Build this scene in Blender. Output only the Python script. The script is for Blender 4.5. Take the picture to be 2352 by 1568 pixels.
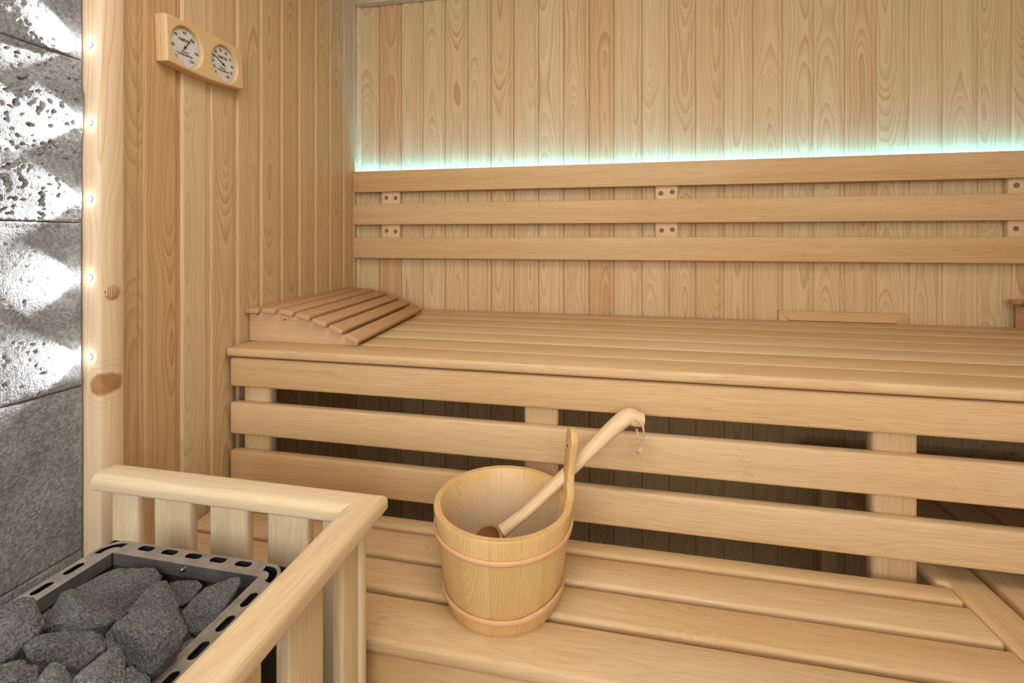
import bpy, bmesh, math, random
import numpy as np
from mathutils import Vector, Matrix, noise
random.seed(7)
S = bpy.context.scene
for o in list(bpy.data.objects):
    bpy.data.objects.remove(o)
COL = S.collection
PI = math.pi

# ------------------------------------------------------------------ camera, world, lights, exposure
YAW = math.atan(219 / 1075.0)
CAMZ = 1.15
cam = bpy.data.cameras.new('camera')
cam.sensor_width = 36.0
cam.lens = 1075.0 / 2352 * 36.0
cam.shift_y = -(784 - 550) / 2352.0
cam.clip_start = 0.02
camo = bpy.data.objects.new('camera', cam)
camo.location = (0, 0, CAMZ)
camo.rotation_euler = (PI / 2, 0, YAW)
COL.objects.link(camo)
S.camera = camo
S.view_settings.view_transform = 'Standard'
S.view_settings.look = 'None'
S.view_settings.gamma = 1.0
S.view_settings.use_curve_mapping = False
S.view_settings.exposure = 0.0

W = bpy.data.worlds.new('world')
S.world = W
W.use_nodes = True
W.node_tree.nodes['Background'].inputs[0].default_value = (1.0, 0.97, 0.93, 1)
W.node_tree.nodes['Background'].inputs[1].default_value = 0.5


def area_light(name, loc, target, sx, sy, power, color):
    l = bpy.data.lights.new(name, 'AREA')
    l.shape = 'RECTANGLE'
    l.size, l.size_y = sx, sy
    l.energy = power
    l.color = color
    o = bpy.data.objects.new(name, l)
    o.location = loc
    o.rotation_euler = (Vector(target) - Vector(loc)).to_track_quat('-Z', 'Y').to_euler()
    COL.objects.link(o)
    return o


area_light('front_fill_light', (0.0, -1.5, 1.75), (0.2, 1.6, 0.85), 2.2, 1.5, 55, (1.0, 0.985, 0.95))  # unseen soft fill added behind the camera for frontal light
area_light('overhead_fill_light', (0.0, 0.45, 2.2), (0.15, 0.95, 0.0), 1.0, 0.8, 17, (1.0, 0.96, 0.88))  # unseen overhead fill, added for more light from above

# ------------------------------------------------------------------ camera maths (to put things where they stand)
_c, _s = math.cos(YAW), math.sin(YAW)


def ray(u, v):
    a = u - 1176.0
    return Vector((a * _c - 1075 * _s, a * _s + 1075 * _c, -(v - 550.0)))


CAMP = Vector((0, 0, CAMZ))


def on_z(u, v, z):
    r = ray(u, v)
    return CAMP + r * ((z - CAMZ) / r.z)


def on_y(u, v, y):
    r = ray(u, v)
    return CAMP + r * (y / r.y)


def on_plane(u, v, p, n):
    r = ray(u, v)
    return CAMP + r * ((p - CAMP).dot(n) / r.dot(n))


# ------------------------------------------------------------------ node helpers
class NT:
    def __init__(self, name):
        self.m = bpy.data.materials.new(name)
        self.m.use_nodes = True
        self.t = self.m.node_tree
        self.n = self.t.nodes
        self.b = self.n['Principled BSDF']

    def new(self, typ, **kw):
        nd = self.n.new(typ)
        for k, v in kw.items():
            setattr(nd, k, v)
        return nd

    def set(self, sock, v):
        if hasattr(v, 'is_linked'):
            self.t.links.new(v, sock)
        else:
            sock.default_value = v

    def math(self, op, a, b=0.0, c=None):
        nd = self.new('ShaderNodeMath', operation=op)
        self.set(nd.inputs[0], a)
        self.set(nd.inputs[1], b)
        if c is not None:
            self.set(nd.inputs[2], c)
        return nd.outputs[0]

    def vec(self, x, y, z):
        nd = self.new('ShaderNodeCombineXYZ')
        for i, v in enumerate((x, y, z)):
            self.set(nd.inputs[i], v)
        return nd.outputs[0]

    def noise(self, v, scale=1.0, detail=2.0, rough=0.5):
        nd = self.new('ShaderNodeTexNoise')
        self.set(nd.inputs['Vector'], v)
        nd.inputs['Scale'].default_value = scale
        nd.inputs['Detail'].default_value = detail
        nd.inputs['Roughness'].default_value = rough
        return nd.outputs[0]

    def ramp(self, f, stops):
        nd = self.new('ShaderNodeValToRGB')
        self.set(nd.inputs[0], f)
        e = nd.color_ramp.elements
        while len(e) < len(stops):
            e.new(0.5)
        for i, (p, c) in enumerate(stops):
            e[i].position = p
            e[i].color = (c[0], c[1], c[2], 1) if hasattr(c, '__len__') else (c, c, c, 1)
        return nd.outputs[0]

    def mix(self, f, a, b, mode='MIX'):
        nd = self.new('ShaderNodeMix', data_type='RGBA', blend_type=mode)
        self.set(nd.inputs[0], f)
        for s, v in ((nd.inputs[6], a), (nd.inputs[7], b)):
            self.set(s, (v[0], v[1], v[2], 1) if isinstance(v, tuple) and len(v) == 3 else v)
        return nd.outputs[2]

    def maprange(self, v, a, b, c, d):
        nd = self.new('ShaderNodeMapRange')
        for i, x in enumerate((v, a, b, c, d)):
            self.set(nd.inputs[i], x)
        return nd.outputs[0]

    def coords(self, kind='Object'):
        tc = self.new('ShaderNodeTexCoord')
        sp = self.new('ShaderNodeSeparateXYZ')
        self.t.links.new(tc.outputs[kind], sp.inputs[0])
        return tc.outputs[kind], sp.outputs

    def attr(self, name):
        nd = self.new('ShaderNodeAttribute', attribute_type='OBJECT', attribute_name=name)
        return nd.outputs['Fac']

    def bump(self, h, strength=0.2, dist=0.002):
        nd = self.new('ShaderNodeBump')
        nd.inputs['Strength'].default_value = strength
        nd.inputs['Distance'].default_value = dist
        self.set(nd.inputs['Height'], h)
        self.t.links.new(nd.outputs[0], self.b.inputs['Normal'])

    def done(self, color, rough=0.5, spec=0.3, metal=0.0):
        self.set(self.b.inputs['Base Color'], (color[0], color[1], color[2], 1) if isinstance(color, tuple) and len(color) == 3 else color)
        self.set(self.b.inputs['Roughness'], rough)
        self.b.inputs['Specular IOR Level'].default_value = spec
        self.set(self.b.inputs['Metallic'], metal)
        return self.m


def wood(name, axis, light, mid, dark, spacing=0.006, contrast=0.8, amp=0.10, fibre=0.10, tone_dark=(0.75, 0.62, 0.48),
         pores=0.0, rough=0.55, depth=0.025, streak=0.35, spec=0.25, heart=0.0, stain=0.0):
    """Sawn wood: the growth rings of a trunk whose pith wanders below the board, plus fibres. axis = local axis of the grain."""
    w = NT(name)
    _, P = w.coords()
    l, a, t = {'X': (P[0], P[1], P[2]), 'Y': (P[1], P[0], P[2]), 'Z': (P[2], P[0], P[1])}[axis]
    seed = w.attr('seed')
    tone = w.attr('tone')
    s1 = w.math('MULTIPLY', seed, 37.0)
    s2 = w.math('MULTIPLY', seed, 91.0)
    # wander of the pith along the board
    wob = w.noise(w.vec(w.math('MULTIPLY_ADD', l, 1.15, s1), s2, 0.0), 1.0, 2.0, 0.45)
    d = w.math('MULTIPLY_ADD', w.math('SUBTRACT', wob, 0.5), amp * 2.2, depth)
    wob2 = w.noise(w.vec(w.math('MULTIPLY_ADD', l, 3.0, s2), s1, 7.0), 1.0, 2.0, 0.5)
    ac = w.math('MULTIPLY_ADD', w.math('SUBTRACT', wob2, 0.5), 0.030, w.math('MULTIPLY', w.math('SUBTRACT', w.math('FRACT', w.math('MULTIPLY', seed, 7.31)), 0.5), 0.06))
    dist = w.noise(w.vec(w.math('MULTIPLY_ADD', l, 4.0, s1), w.math('MULTIPLY', a, 28.0), w.math('MULTIPLY', t, 28.0)), 1.0, 2.0, 0.5)
    aa = w.math('SUBTRACT', a, ac)
    dd = w.math('ADD', d, t)
    r = w.math('SQRT', w.math('ADD', w.math('MULTIPLY', aa, aa), w.math('MULTIPLY', dd, dd)))
    r = w.math('MULTIPLY_ADD', w.math('SUBTRACT', dist, 0.5), 0.005, r)
    ph = w.math('DIVIDE', r, spacing)
    # uneven spacing of years
    ph = w.math('MULTIPLY_ADD', w.noise(w.vec(w.math('MULTIPLY', r, 55.0), s1, 0.0), 1.0, 1.0, 0.5), 2.2, ph)
    f = w.math('FRACT', ph)
    ring = w.ramp(f, [(0.0, 0.12), (0.10, 0.0), (0.40, 0.14), (0.72, 0.55), (0.90, 0.95), (0.955, 0.85), (1.0, 0.12)])
    yearvar = w.noise(w.vec(w.math('MULTIPLY', r, 90.0), s2, w.math('MULTIPLY', l, 0.8)), 1.0, 1.0, 0.5)
    ring = w.math('MULTIPLY', ring, w.maprange(yearvar, 0.3, 0.75, 0.25, 1.15))
    ring = w.math('MULTIPLY', ring, contrast)
    # fibres
    fib = w.noise(w.vec(w.math('MULTIPLY_ADD', l, 6.0, s1), w.math('MULTIPLY', a, 420.0), w.math('MULTIPLY', t, 420.0)), 1.0, 2.0, 0.6)
    broad = w.noise(w.vec(w.math('MULTIPLY_ADD', l, 1.5, s2), w.math('MULTIPLY', a, 38.0), w.math('MULTIPLY', t, 38.0)), 1.0, 4.0, 0.6)
    base = w.mix(w.maprange(broad, 0.35, 0.75, 0.0, streak * 2), light, mid)
    if heart > 0:
        hn = w.noise(w.vec(w.math('MULTIPLY_ADD', l, 1.1, s1), w.math('MULTIPLY', a, 7.0), s2), 1.0, 2.0, 0.5)
        base = w.mix(w.math('MULTIPLY', w.maprange(hn, 0.45, 0.72, 0.0, 1.0), heart), base, w.mix(1.0, base, (0.90, 0.72, 0.50), 'MULTIPLY'))
    col = w.mix(ring, base, dark)
    if stain > 0:      # thin resin marks
        sv = w.vec(w.math('MULTIPLY_ADD', l, 26.0, s1), w.math('MULTIPLY', a, 34.0), w.math('MULTIPLY', t, 34.0))
        sn = w.noise(sv, 1.0, 4.0, 0.6)
        thin = w.maprange(w.math('ABSOLUTE', w.math('SUBTRACT', sn, 0.5)), 0.0, 0.016, 1.0, 0.0)
        where = w.maprange(w.noise(w.vec(w.math('MULTIPLY_ADD', l, 6.0, s2), w.math('MULTIPLY', a, 9.0), s1), 1.0, 2.0, 0.5), 0.60, 0.70, 0.0, 1.0)
        col = w.mix(w.math('MULTIPLY', w.math('MULTIPLY', thin, where), stain * 0.5), col, (0.36, 0.19, 0.06))
    col = w.mix(1.0, col, w.ramp(fib, [(0.25, (1 - fibre * 1.4, 1 - fibre * 1.6, 1 - fibre * 1.9)), (0.75, (1 + fibre * .4,) * 3)]), 'MULTIPLY')
    h = fib
    if pores > 0:
        po = w.noise(w.vec(w.math('MULTIPLY_ADD', l, 17.0, s1), w.math('MULTIPLY', a, 800.0), w.math('MULTIPLY', t, 800.0)), 1.0, 1.0, 0.5)
        pm = w.math('MULTIPLY', w.maprange(po, 0.52, 0.76, 0.0, 1.0), pores)
        col = w.mix(pm, col, w.mix(1.0, col, (0.74, 0.64, 0.52), 'MULTIPLY'))
    # board-to-board tone: -1 pale, +1 dark
    tn = w.maprange(tone, 0.0, 1.0, 0.0, 1.0)
    tp = w.maprange(tone, 0.0, -1.0, 0.0, 1.0)
    col = w.mix(tn, col, w.mix(1.0, col, tone_dark, 'MULTIPLY'))
    col = w.mix(tp, col, w.mix(0.5, col, (0.80, 0.66, 0.46)))
    w.bump(h, 0.06, 0.001)
    return w.done(col, rough, spec)


PINE = dict(light=(0.690, 0.522, 0.310), mid=(0.590, 0.412, 0.215), dark=(0.420, 0.225, 0.090), spacing=0.0072, contrast=0.70, amp=0.095,
            fibre=0.09, tone_dark=(0.86, 0.70, 0.56), depth=0.034, heart=0.15)
BENCH = dict(light=(0.714, 0.533, 0.325), mid=(0.632, 0.446, 0.240), dark=(0.510, 0.314, 0.143), spacing=0.0062, contrast=0.36, amp=0.10, fibre=0.08,
             tone_dark=(0.86, 0.73, 0.52), pores=0.65, streak=0.5, heart=0.55, stain=0.8)
ALDER = dict(light=(0.592, 0.380, 0.215), mid=(0.530, 0.325, 0.168), dark=(0.428, 0.230, 0.105), spacing=0.008, contrast=0.35, amp=0.10, fibre=0.09,
             tone_dark=(0.836, 0.748, 0.609), pores=0.6)
RAIL = dict(light=(0.816, 0.690, 0.490), mid=(0.734, 0.575, 0.360), dark=(0.592, 0.405, 0.210), spacing=0.008, contrast=0.35, amp=0.12, fibre=0.08,
            tone_dark=(0.88, 0.79, 0.67), pores=0.6, streak=0.5, heart=0.35, stain=0.9)
PAIL = dict(light=(0.734, 0.501, 0.225), mid=(0.673, 0.424, 0.168), dark=(0.469, 0.248, 0.072), spacing=0.0042, contrast=0.62, amp=0.022, fibre=0.05, depth=0.045,
            tone_dark=(0.860, 0.788, 0.645), rough=0.35, spec=0.45)
POSTW = dict(light=(0.820, 0.655, 0.470), mid=(0.740, 0.540, 0.335), dark=(0.571, 0.335, 0.135), spacing=0.015, contrast=0.75, amp=0.085, fibre=0.06, depth=0.03)
MAT = {}


def wm(kind, axis):
    k = kind + axis
    if k not in MAT:
        spec = {'pine': PINE, 'bench': BENCH, 'alder': ALDER, 'rail': RAIL, 'pail': PAIL, 'post': POSTW}[kind]
        MAT[k] = wood('wood_%s_%s' % (kind, axis.lower()), axis, **spec)
    return MAT[k]


def simple(name, color, rough=0.5, spec=0.3, metal=0.0):
    w = NT(name)
    _, P = w.coords()
    v = w.noise(w.vec(P[0], P[1], P[2]), 60.0, 3.0)
    col = w.mix(w.maprange(v, 0.3, 0.7, 0.0, 1.0), tuple(c * 0.9 for c in color), tuple(min(1, c * 1.06) for c in color))
    return w.done(col, rough, spec, metal)


def emit(name, color, strength):
    w = NT(name)
    w.b.inputs['Base Color'].default_value = (0.8, 0.8, 0.8, 1)
    w.b.inputs['Emission Color'].default_value = (*color, 1)
    w.b.inputs['Emission Strength'].default_value = strength
    return w.m


def rock(name, dark, light, scale, bump, spark=0.5, rough=0.75, warm=0.3):
    w = NT(name)
    v, P = w.coords()
    seed = w.math('MULTIPLY', w.attr('seed'), 53.0)
    p = w.vec(w.math('ADD', P[0], seed), P[1], P[2])
    n1 = w.noise(p, 14.0, 4.0, 0.6)
    n2 = w.noise(p, scale, 3.0, 0.7)
    n3 = w.noise(p, scale * 2.6, 2.0, 0.6)
    col = w.mix(w.maprange(n2, 0.36, 0.66, 0.0, 1.0), dark, light)
    col = w.mix(1.0, col, w.ramp(n1, [(0.3, 0.72), (0.7, 1.15)]), 'MULTIPLY')
    col = w.mix(w.math('MULTIPLY', w.maprange(w.noise(p, 9.0, 2.0), 0.56, 0.72, 0.0, 1.0), warm), col, w.mix(1.0, col, (1.05, 0.86, 0.68), 'MULTIPLY'))
    col = w.mix(w.math('MULTIPLY', w.maprange(n3, 0.62, 0.72, 0.0, 1.0), spark), col, (0.42, 0.41, 0.40))
    w.bump(w.math('ADD', n2, w.math('MULTIPLY', n3, 0.6)), bump, 0.004)
    return w.done(col, rough, 0.4)


def steel(name, base, rough, metal=0.85):
    w = NT(name)
    v, P = w.coords()
    n = w.noise(w.vec(P[0], P[1], P[2]), 38.0, 5.0, 0.65)
    n2 = w.noise(w.vec(P[0], P[1], P[2]), 7.0, 3.0, 0.6)
    col = w.mix(w.maprange(n, 0.35, 0.7, 0.0, 1.0), base, tuple(c * 0.55 for c in base))
    col = w.mix(w.maprange(n2, 0.45, 0.75, 0.0, 0.6), col, (0.22, 0.15, 0.09))
    return w.done(col, w.maprange(n, 0.3, 0.7, rough, rough + 0.25), 0.5, metal)


M_TILE = rock('slate_tile', (0.175, 0.180, 0.187), (0.38, 0.390, 0.402), 170.0, 0.9, 0.55, 0.62, 0.1)
M_STONE = rock('heater_rock', (0.052, 0.054, 0.057), (0.240, 0.248, 0.258), 400.0, 0.7, 0.9, 0.65, 0.15)
M_STEEL = steel('stained_steel', (0.47, 0.435, 0.40), 0.36, 0.6)
M_STEEL_IN = steel('dark_grey_steel', (0.26, 0.25, 0.245), 0.38, 0.6)  # lip: darker grey than the rim
M_STEEL_BLACK = steel('black_steel', (0.075, 0.073, 0.072), 0.5, 0.4)  # inner casing: much darker steel than the lip
M_DARK = simple('dark_steel', (0.02, 0.02, 0.021), 0.6)
M_BOLT = simple('bolt_zinc', (0.35, 0.34, 0.33), 0.35, 0.5, 0.9)
M_PLUG = simple('plug_brown', (0.22, 0.125, 0.08), 0.7)
M_GROUT = simple('grout_dark', (0.07, 0.068, 0.065), 0.9)
M_LEDC = emit('led_cyan', (0.10, 0.52, 0.97), 84.0)
M_LEDW = emit('led_white', (0.93, 0.97, 1.0), 420.0)
M_DIAL = simple('dial_paper', (0.66, 0.64, 0.63), 0.5)
M_INK = simple('dial_ink', (0.03, 0.028, 0.028), 0.5)
M_CORD = simple('cord_cotton', (0.62, 0.42, 0.26), 0.9)
M_FLOOR = simple('floor_tile', (0.42, 0.36, 0.27), 0.5)
M_LADLE = wood('wood_ladle', 'X', (0.78, 0.60, 0.38), (0.70, 0.49, 0.28), (0.50, 0.29, 0.13), spacing=0.006, contrast=0.55, amp=0.05, fibre=0.06)
M_BOWL = wood('wood_bowl', 'X', (0.50, 0.29, 0.13), (0.42, 0.22, 0.09), (0.26, 0.12, 0.04), spacing=0.006, contrast=0.6, amp=0.05)
M_HOOP = wood('wood_hoop', 'X', (0.70, 0.43, 0.23), (0.62, 0.36, 0.18), (0.50, 0.27, 0.12), spacing=0.02, contrast=0.3, amp=0.05, fibre=0.05, rough=0.4)


def liner_mat():
    w = NT('liner_plastic')
    w.b.inputs['Base Color'].default_value = (0.86, 0.76, 0.68, 1)
    w.b.inputs['Roughness'].default_value = 0.25
    w.b.inputs['Alpha'].default_value = 0.16
    return w.m


M_LINER = liner_mat()


def endgrain_mat():
    w = NT('endgrain')
    _, P = w.coords()
    f = w.math('FRACT', w.math('DIVIDE', w.math('ADD', w.math('MULTIPLY_ADD', w.noise(w.vec(P[0], P[1], P[2]), 60.0, 2.0), 0.003, P[1]), w.math('MULTIPLY', P[2], -0.45)), 0.0042))
    return w.done(w.ramp(f, [(0.0, (0.70, 0.50, 0.30)), (0.5, (0.62, 0.42, 0.22)), (0.75, (0.30, 0.16, 0.07)), (0.95, (0.34, 0.19, 0.08)), (1.0, (0.7, 0.5, 0.3))]), 0.6)


M_END = endgrain_mat()
_seed = [0.137]


# ------------------------------------------------------------------ object helpers
def link(name, mesh, mat=None, parent=None, loc=(0, 0, 0), rot=(0, 0, 0), tone=None, seed=None):
    o = bpy.data.objects.new(name, mesh)
    COL.objects.link(o)
    if mat is not None and mesh is not None and not mesh.materials:
        mesh.materials.append(mat)
    o.location = loc
    o.rotation_euler = rot
    if parent is not None:
        o.parent = parent
    _seed[0] = (_seed[0] * 1.0 + 0.61803) % 1.0
    o['seed'] = float(_seed[0] if seed is None else seed)
    o['tone'] = float(random.uniform(-0.35, 0.35) if tone is None else tone)
    return o


def thing(name, label, cat, loc=(0, 0, 0), rotz=0.0, group=None):
    o = bpy.data.objects.new(name, None)
    o.empty_display_size = 0.05
    COL.objects.link(o)
    o.location = loc
    o.rotation_euler = (0, 0, rotz)
    return tag(o, label, cat, group)


def tag(o, label, cat, group=None):
    o['label'] = label
    o['category'] = cat
    if group:
        o['group'] = group
    return o


def structure(o):
    o['kind'] = 'structure'
    return o


def finish(bm, name, angle=35):
    bmesh.ops.recalc_face_normals(bm, faces=bm.faces)
    me = bpy.data.meshes.new(name)
    bm.to_mesh(me)
    bm.free()
    me.shade_smooth()
    me.set_sharp_from_angle(angle=math.radians(angle))
    return me


def box_mesh(name, sx, sy, sz, r=0.004, seg=2):
    bm = bmesh.new()
    bmesh.ops.create_cube(bm, size=1.0)
    bmesh.ops.scale(bm, vec=(sx, sy, sz), verts=bm.verts)
    r = min(r, 0.49 * min(sx, sy, sz))
    if r > 0:
        bmesh.ops.bevel(bm, geom=list(bm.edges), offset=r, segments=seg, profile=0.5, affect='EDGES')
    return finish(bm, name, 50)


def board(name, x0, x1, y0, y1, z0, z1, mat, parent=None, r=0.005, seg=2, base=(0, 0, 0), tone=None, seed=None):
    """A bevelled board given by its world extents; base = world position of the parent."""
    me = box_mesh(name, x1 - x0, y1 - y0, z1 - z0, r, seg)
    return link(name, me, mat, parent, ((x0 + x1) / 2 - base[0], (y0 + y1) / 2 - base[1], (z0 + z1) / 2 - base[2]), tone=tone, seed=seed)


def poly_prism(name, pts, h0, h1, plane='XY', bev=0.0, seg=2):
    """Extrude a closed 2-D outline; plane gives the two axes of pts, the third is the extrusion."""
    def P(a, b, h):
        return {'XY': (a, b, h), 'XZ': (a, h, b), 'YZ': (h, a, b)}[plane]
    bm = bmesh.new()
    v0 = [bm.verts.new(P(a, b, h0)) for a, b in pts]
    v1 = [bm.verts.new(P(a, b, h1)) for a, b in pts]
    n = len(pts)
    bm.faces.new(v0)
    bm.faces.new(v1)
    for i in range(n):
        bm.faces.new((v0[i], v0[(i + 1) % n], v1[(i + 1) % n], v1[i]))
    bmesh.ops.recalc_face_normals(bm, faces=bm.faces)
    if bev > 0:
        es = [e for e in bm.edges if len(e.link_faces) == 2 and e.calc_face_angle(0) > 0.6]
        bmesh.ops.bevel(bm, geom=es, offset=bev, segments=seg, profile=0.5, affect='EDGES')
    return finish(bm, name, 40)


def tube_mesh(name, pts, radii, seg=12, cap=True, flat=1.0, up=Vector((0, 0, 1))):
    """Sweep a (possibly flattened) circle along points with a radius each."""
    bm = bmesh.new()
    pts = [Vector(p) for p in pts]
    rings = []
    n = len(pts)
    for i, p in enumerate(pts):
        t = (pts[min(i + 1, n - 1)] - pts[max(i - 1, 0)]).normalized()
        a = t.cross(up)
        if a.length < 1e-4:
            a = t.cross(Vector((0, 1, 0)))
        a.normalize()
        b = a.cross(t).normalized()
        rings.append([bm.verts.new(p + (a * math.cos(2 * PI * k / seg) + b * math.sin(2 * PI * k / seg) * flat) * radii[i]) for k in range(seg)])
    for i in range(n - 1):
        for k in range(seg):
            bm.faces.new((rings[i][k], rings[i][(k + 1) % seg], rings[i + 1][(k + 1) % seg], rings[i + 1][k]))
    if cap:
        bm.faces.new(rings[0][::-1])
        bm.faces.new(rings[-1])
    return finish(bm, name, 60)


def lathe_mesh(name, prof, seg=48, a0=0.0, a1=2 * PI, closed_profile=False):
    bm = bmesh.new()
    full = abs(a1 - a0 - 2 * PI) < 1e-6
    cnt = seg if full else seg + 1
    rings = []
    for i in range(cnt):
        a = a0 + (a1 - a0) * i / seg
        rings.append([bm.verts.new((r * math.cos(a), r * math.sin(a), z)) for r, z in prof])
    m = len(prof)
    for i in range(seg):
        A, B = rings[i], rings[(i + 1) % cnt]
        for j in range(m if closed_profile else m - 1):
            q = [A[j], B[j], B[(j + 1) % m], A[(j + 1) % m]]
            try:
                bm.faces.new(q)
            except ValueError:
                pass
    if closed_profile and not full:
        bm.faces.new(rings[0])
        bm.faces.new(rings[-1][::-1])
    bmesh.ops.remove_doubles(bm, verts=bm.verts, dist=1e-6)
    return finish(bm, name, 45)


def join_meshes(name, meshes_with_matrix):
    bm = bmesh.new()
    for me, mx in meshes_with_matrix:
        b2 = bmesh.new()
        b2.from_mesh(me)
        bmesh.ops.transform(b2, matrix=mx, verts=b2.verts)
        tmp = bpy.data.meshes.new('tmp')
        b2.to_mesh(tmp)
        b2.free()
        bm.from_mesh(tmp)
        bpy.data.meshes.remove(tmp)
    me = bpy.data.meshes.new(name)
    bm.to_mesh(me)
    bm.free()
    return me


def curve_plate(name, splines, extrude, bevel, res=8, bres=2):
    """2-D filled outlines with holes, as a mesh in the XY plane (thickness 2*extrude)."""
    cu = bpy.data.curves.new(name, 'CURVE')
    cu.dimensions = '2D'
    cu.fill_mode = 'BOTH'
    cu.extrude = extrude
    cu.bevel_depth = bevel
    cu.bevel_resolution = bres
    for pts in splines:
        sp = cu.splines.new('POLY')
        sp.points.add(len(pts) - 1)
        for i, (x, y) in enumerate(pts):
            sp.points[i].co = (x, y, 0, 1)
        sp.use_cyclic_u = True
    o = bpy.data.objects.new('tmp', cu)
    COL.objects.link(o)
    dg = bpy.context.evaluated_depsgraph_get()
    me = bpy.data.meshes.new_from_object(o.evaluated_get(dg))
    me.name = name
    bpy.data.objects.remove(o)
    bpy.data.curves.remove(cu)
    me.shade_smooth()
    me.set_sharp_from_angle(angle=math.radians(35))
    return me


def text_mesh(s, size, x, y, rot=0.0, bold=0.0):
    cu = bpy.data.curves.new('txt', 'FONT')
    cu.body = s
    cu.size = size
    cu.align_x = 'CENTER'
    cu.align_y = 'CENTER'
    cu.offset = bold
    o = bpy.data.objects.new('tmp', cu)
    COL.objects.link(o)
    dg = bpy.context.evaluated_depsgraph_get()
    me = bpy.data.meshes.new_from_object(o.evaluated_get(dg))
    bpy.data.objects.remove(o)
    bpy.data.curves.remove(cu)
    return me, Matrix.Translation((x, y, 0)) @ Matrix.Rotation(rot, 4, 'Z')


def rrect(x0, x1, y0, y1, r, n=6):
    out = []
    for cx, cy, a in ((x1 - r, y1 - r, 0), (x0 + r, y1 - r, PI / 2), (x0 + r, y0 + r, PI), (x1 - r, y0 + r, 1.5 * PI)):
        for i in range(n + 1):
            t = a + PI / 2 * i / n
            out.append((cx + r * math.cos(t), cy + r * math.sin(t)))
    return out


# ------------------------------------------------------------------ room shell
YB = 1.925            # face of the back wall boards
HC = 2.25             # ceiling
FL = -0.14            # floor
LW_A = math.atan(0.07)  # the left wall is not quite square


def lwx(y):
    return -1.04 - 0.07 * (y - 1.12)


def plank_mesh(name, p, L):
    """Tongue-and-groove board: local X across (0..p), face towards -Y, Z along."""
    s = 0.016
    prof = [(0.0, 0.012), (0.0, -0.002), (0.0035, -0.0076), (0.007, -0.009), (p - s - 0.003, -0.009), (p - s, -0.0075), (p - s + 0.001, -0.0038), (p - 0.0006, -0.0038), (p - 0.0006, 0.012)]
    bm = bmesh.new()
    lo = [bm.verts.new((a - p / 2, b + 0.009, -L / 2)) for a, b in prof]
    hi = [bm.verts.new((a - p / 2, b + 0.009, L / 2)) for a, b in prof]
    n = len(prof)
    for i in range(n):
        bm.faces.new((lo[i], lo[(i + 1) % n], hi[(i + 1) % n], hi[i]))
    bm.faces.new(lo)
    bm.faces.new(hi[::-1])
    return finish(bm, name, 20)


floor = structure(link('floor', box_mesh('floor', 5.2, 5.2, 0.1, 0), M_FLOOR, None, (0.4, 0.0, FL - 0.05)))
ceiling = structure(link('ceiling', box_mesh('ceiling', 5.2, 5.2, 0.06, 0), wm('pine', 'X'), None, (0.4, 0.0, HC + 0.03)))
wall_back = structure(link('wall_back', box_mesh('wall_back', 3.3, 0.04, HC - FL, 0), M_DARK, None, (0.5, YB + 0.042, (HC + FL) / 2)))
gx = [821.6, 861.6, 912.0, 962, 1012.6, 1064.4, 1118, 1170, 1227, 1284.6, 1343, 1399.5, 1464, 1525.8, 1587, 1652, 1718.4, 1786, 1856.7, 1928.4, 2000.7, 2076, 2152.5, 2233, 2310.7]
bx = [on_y(u, 600, YB).x + 0.017 for u in gx]
bx[0] = -1.105
while bx[-1] < 1.97:
    bx.append(bx[-1] + 0.1025)
tones = {0: -0.2, 1: 0.55, 2: 0.0, 3: -0.1, 4: 0.05, 5: 0.1, 6: 0.2, 7: 0.1, 8: -0.05, 9: 0.25, 10: 0.6, 11: 0.1, 12: 0.0, 13: 0.25, 14: 0.3, 15: 0.15, 16: 0.2, 17: 0.0, 18: 0.1, 19: 0.25}
for i in range(len(bx) - 1):
    p = bx[i + 1] - bx[i]
    link('plank', plank_mesh('plank', p, HC - FL), wm('pine', 'Z'), wall_back, ((bx[i] + bx[i + 1]) / 2 - 0.5, YB - (YB + 0.042), 0), tone=tones.get(i, random.uniform(-0.1, 0.3)))
wall_left = structure(link('wall_left', box_mesh('wall_left', 1.12, 0.04, HC - FL, 0), M_DARK, None, (lwx(1.38) - 0.043, 1.38, (HC + FL) / 2), (0, 0, PI / 2 + LW_A)))
ly = [0.812, 0.868, 0.9695, 1.0636, 1.1625, 1.266, 1.369, 1.469, 1.574, 1.680, 1.790, 1.880, 1.96]
lt = [0.3, 0.5, -0.5, 0.0, 0.05, 0.1, 0.3, 0.15, 0.1, 0.2, 0.1, 0.1]
mxi = Matrix.Translation((lwx(1.38) - 0.043, 1.38, (HC + FL) / 2)) @ Matrix.Rotation(PI / 2 + LW_A, 4, 'Z')
mxi.invert()
for i in range(len(ly) - 1):
    y0, y1 = ly[i], ly[i + 1]
    p = (y1 - y0) / math.cos(LW_A)
    ym = (y0 + y1) / 2
    q = mxi @ Vector((lwx(ym), ym, (HC + FL) / 2))
    link('plank', plank_mesh('plank', p, HC - FL), wm('pine', 'Z'), wall_left, q, tone=lt[i])
wall_right = structure(link('wall_right', box_mesh('wall_right', 0.05, 3.0, HC - FL, 0), wm('pine', 'Z'), None, (2.0, 0.45, (HC + FL) / 2)))

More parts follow.
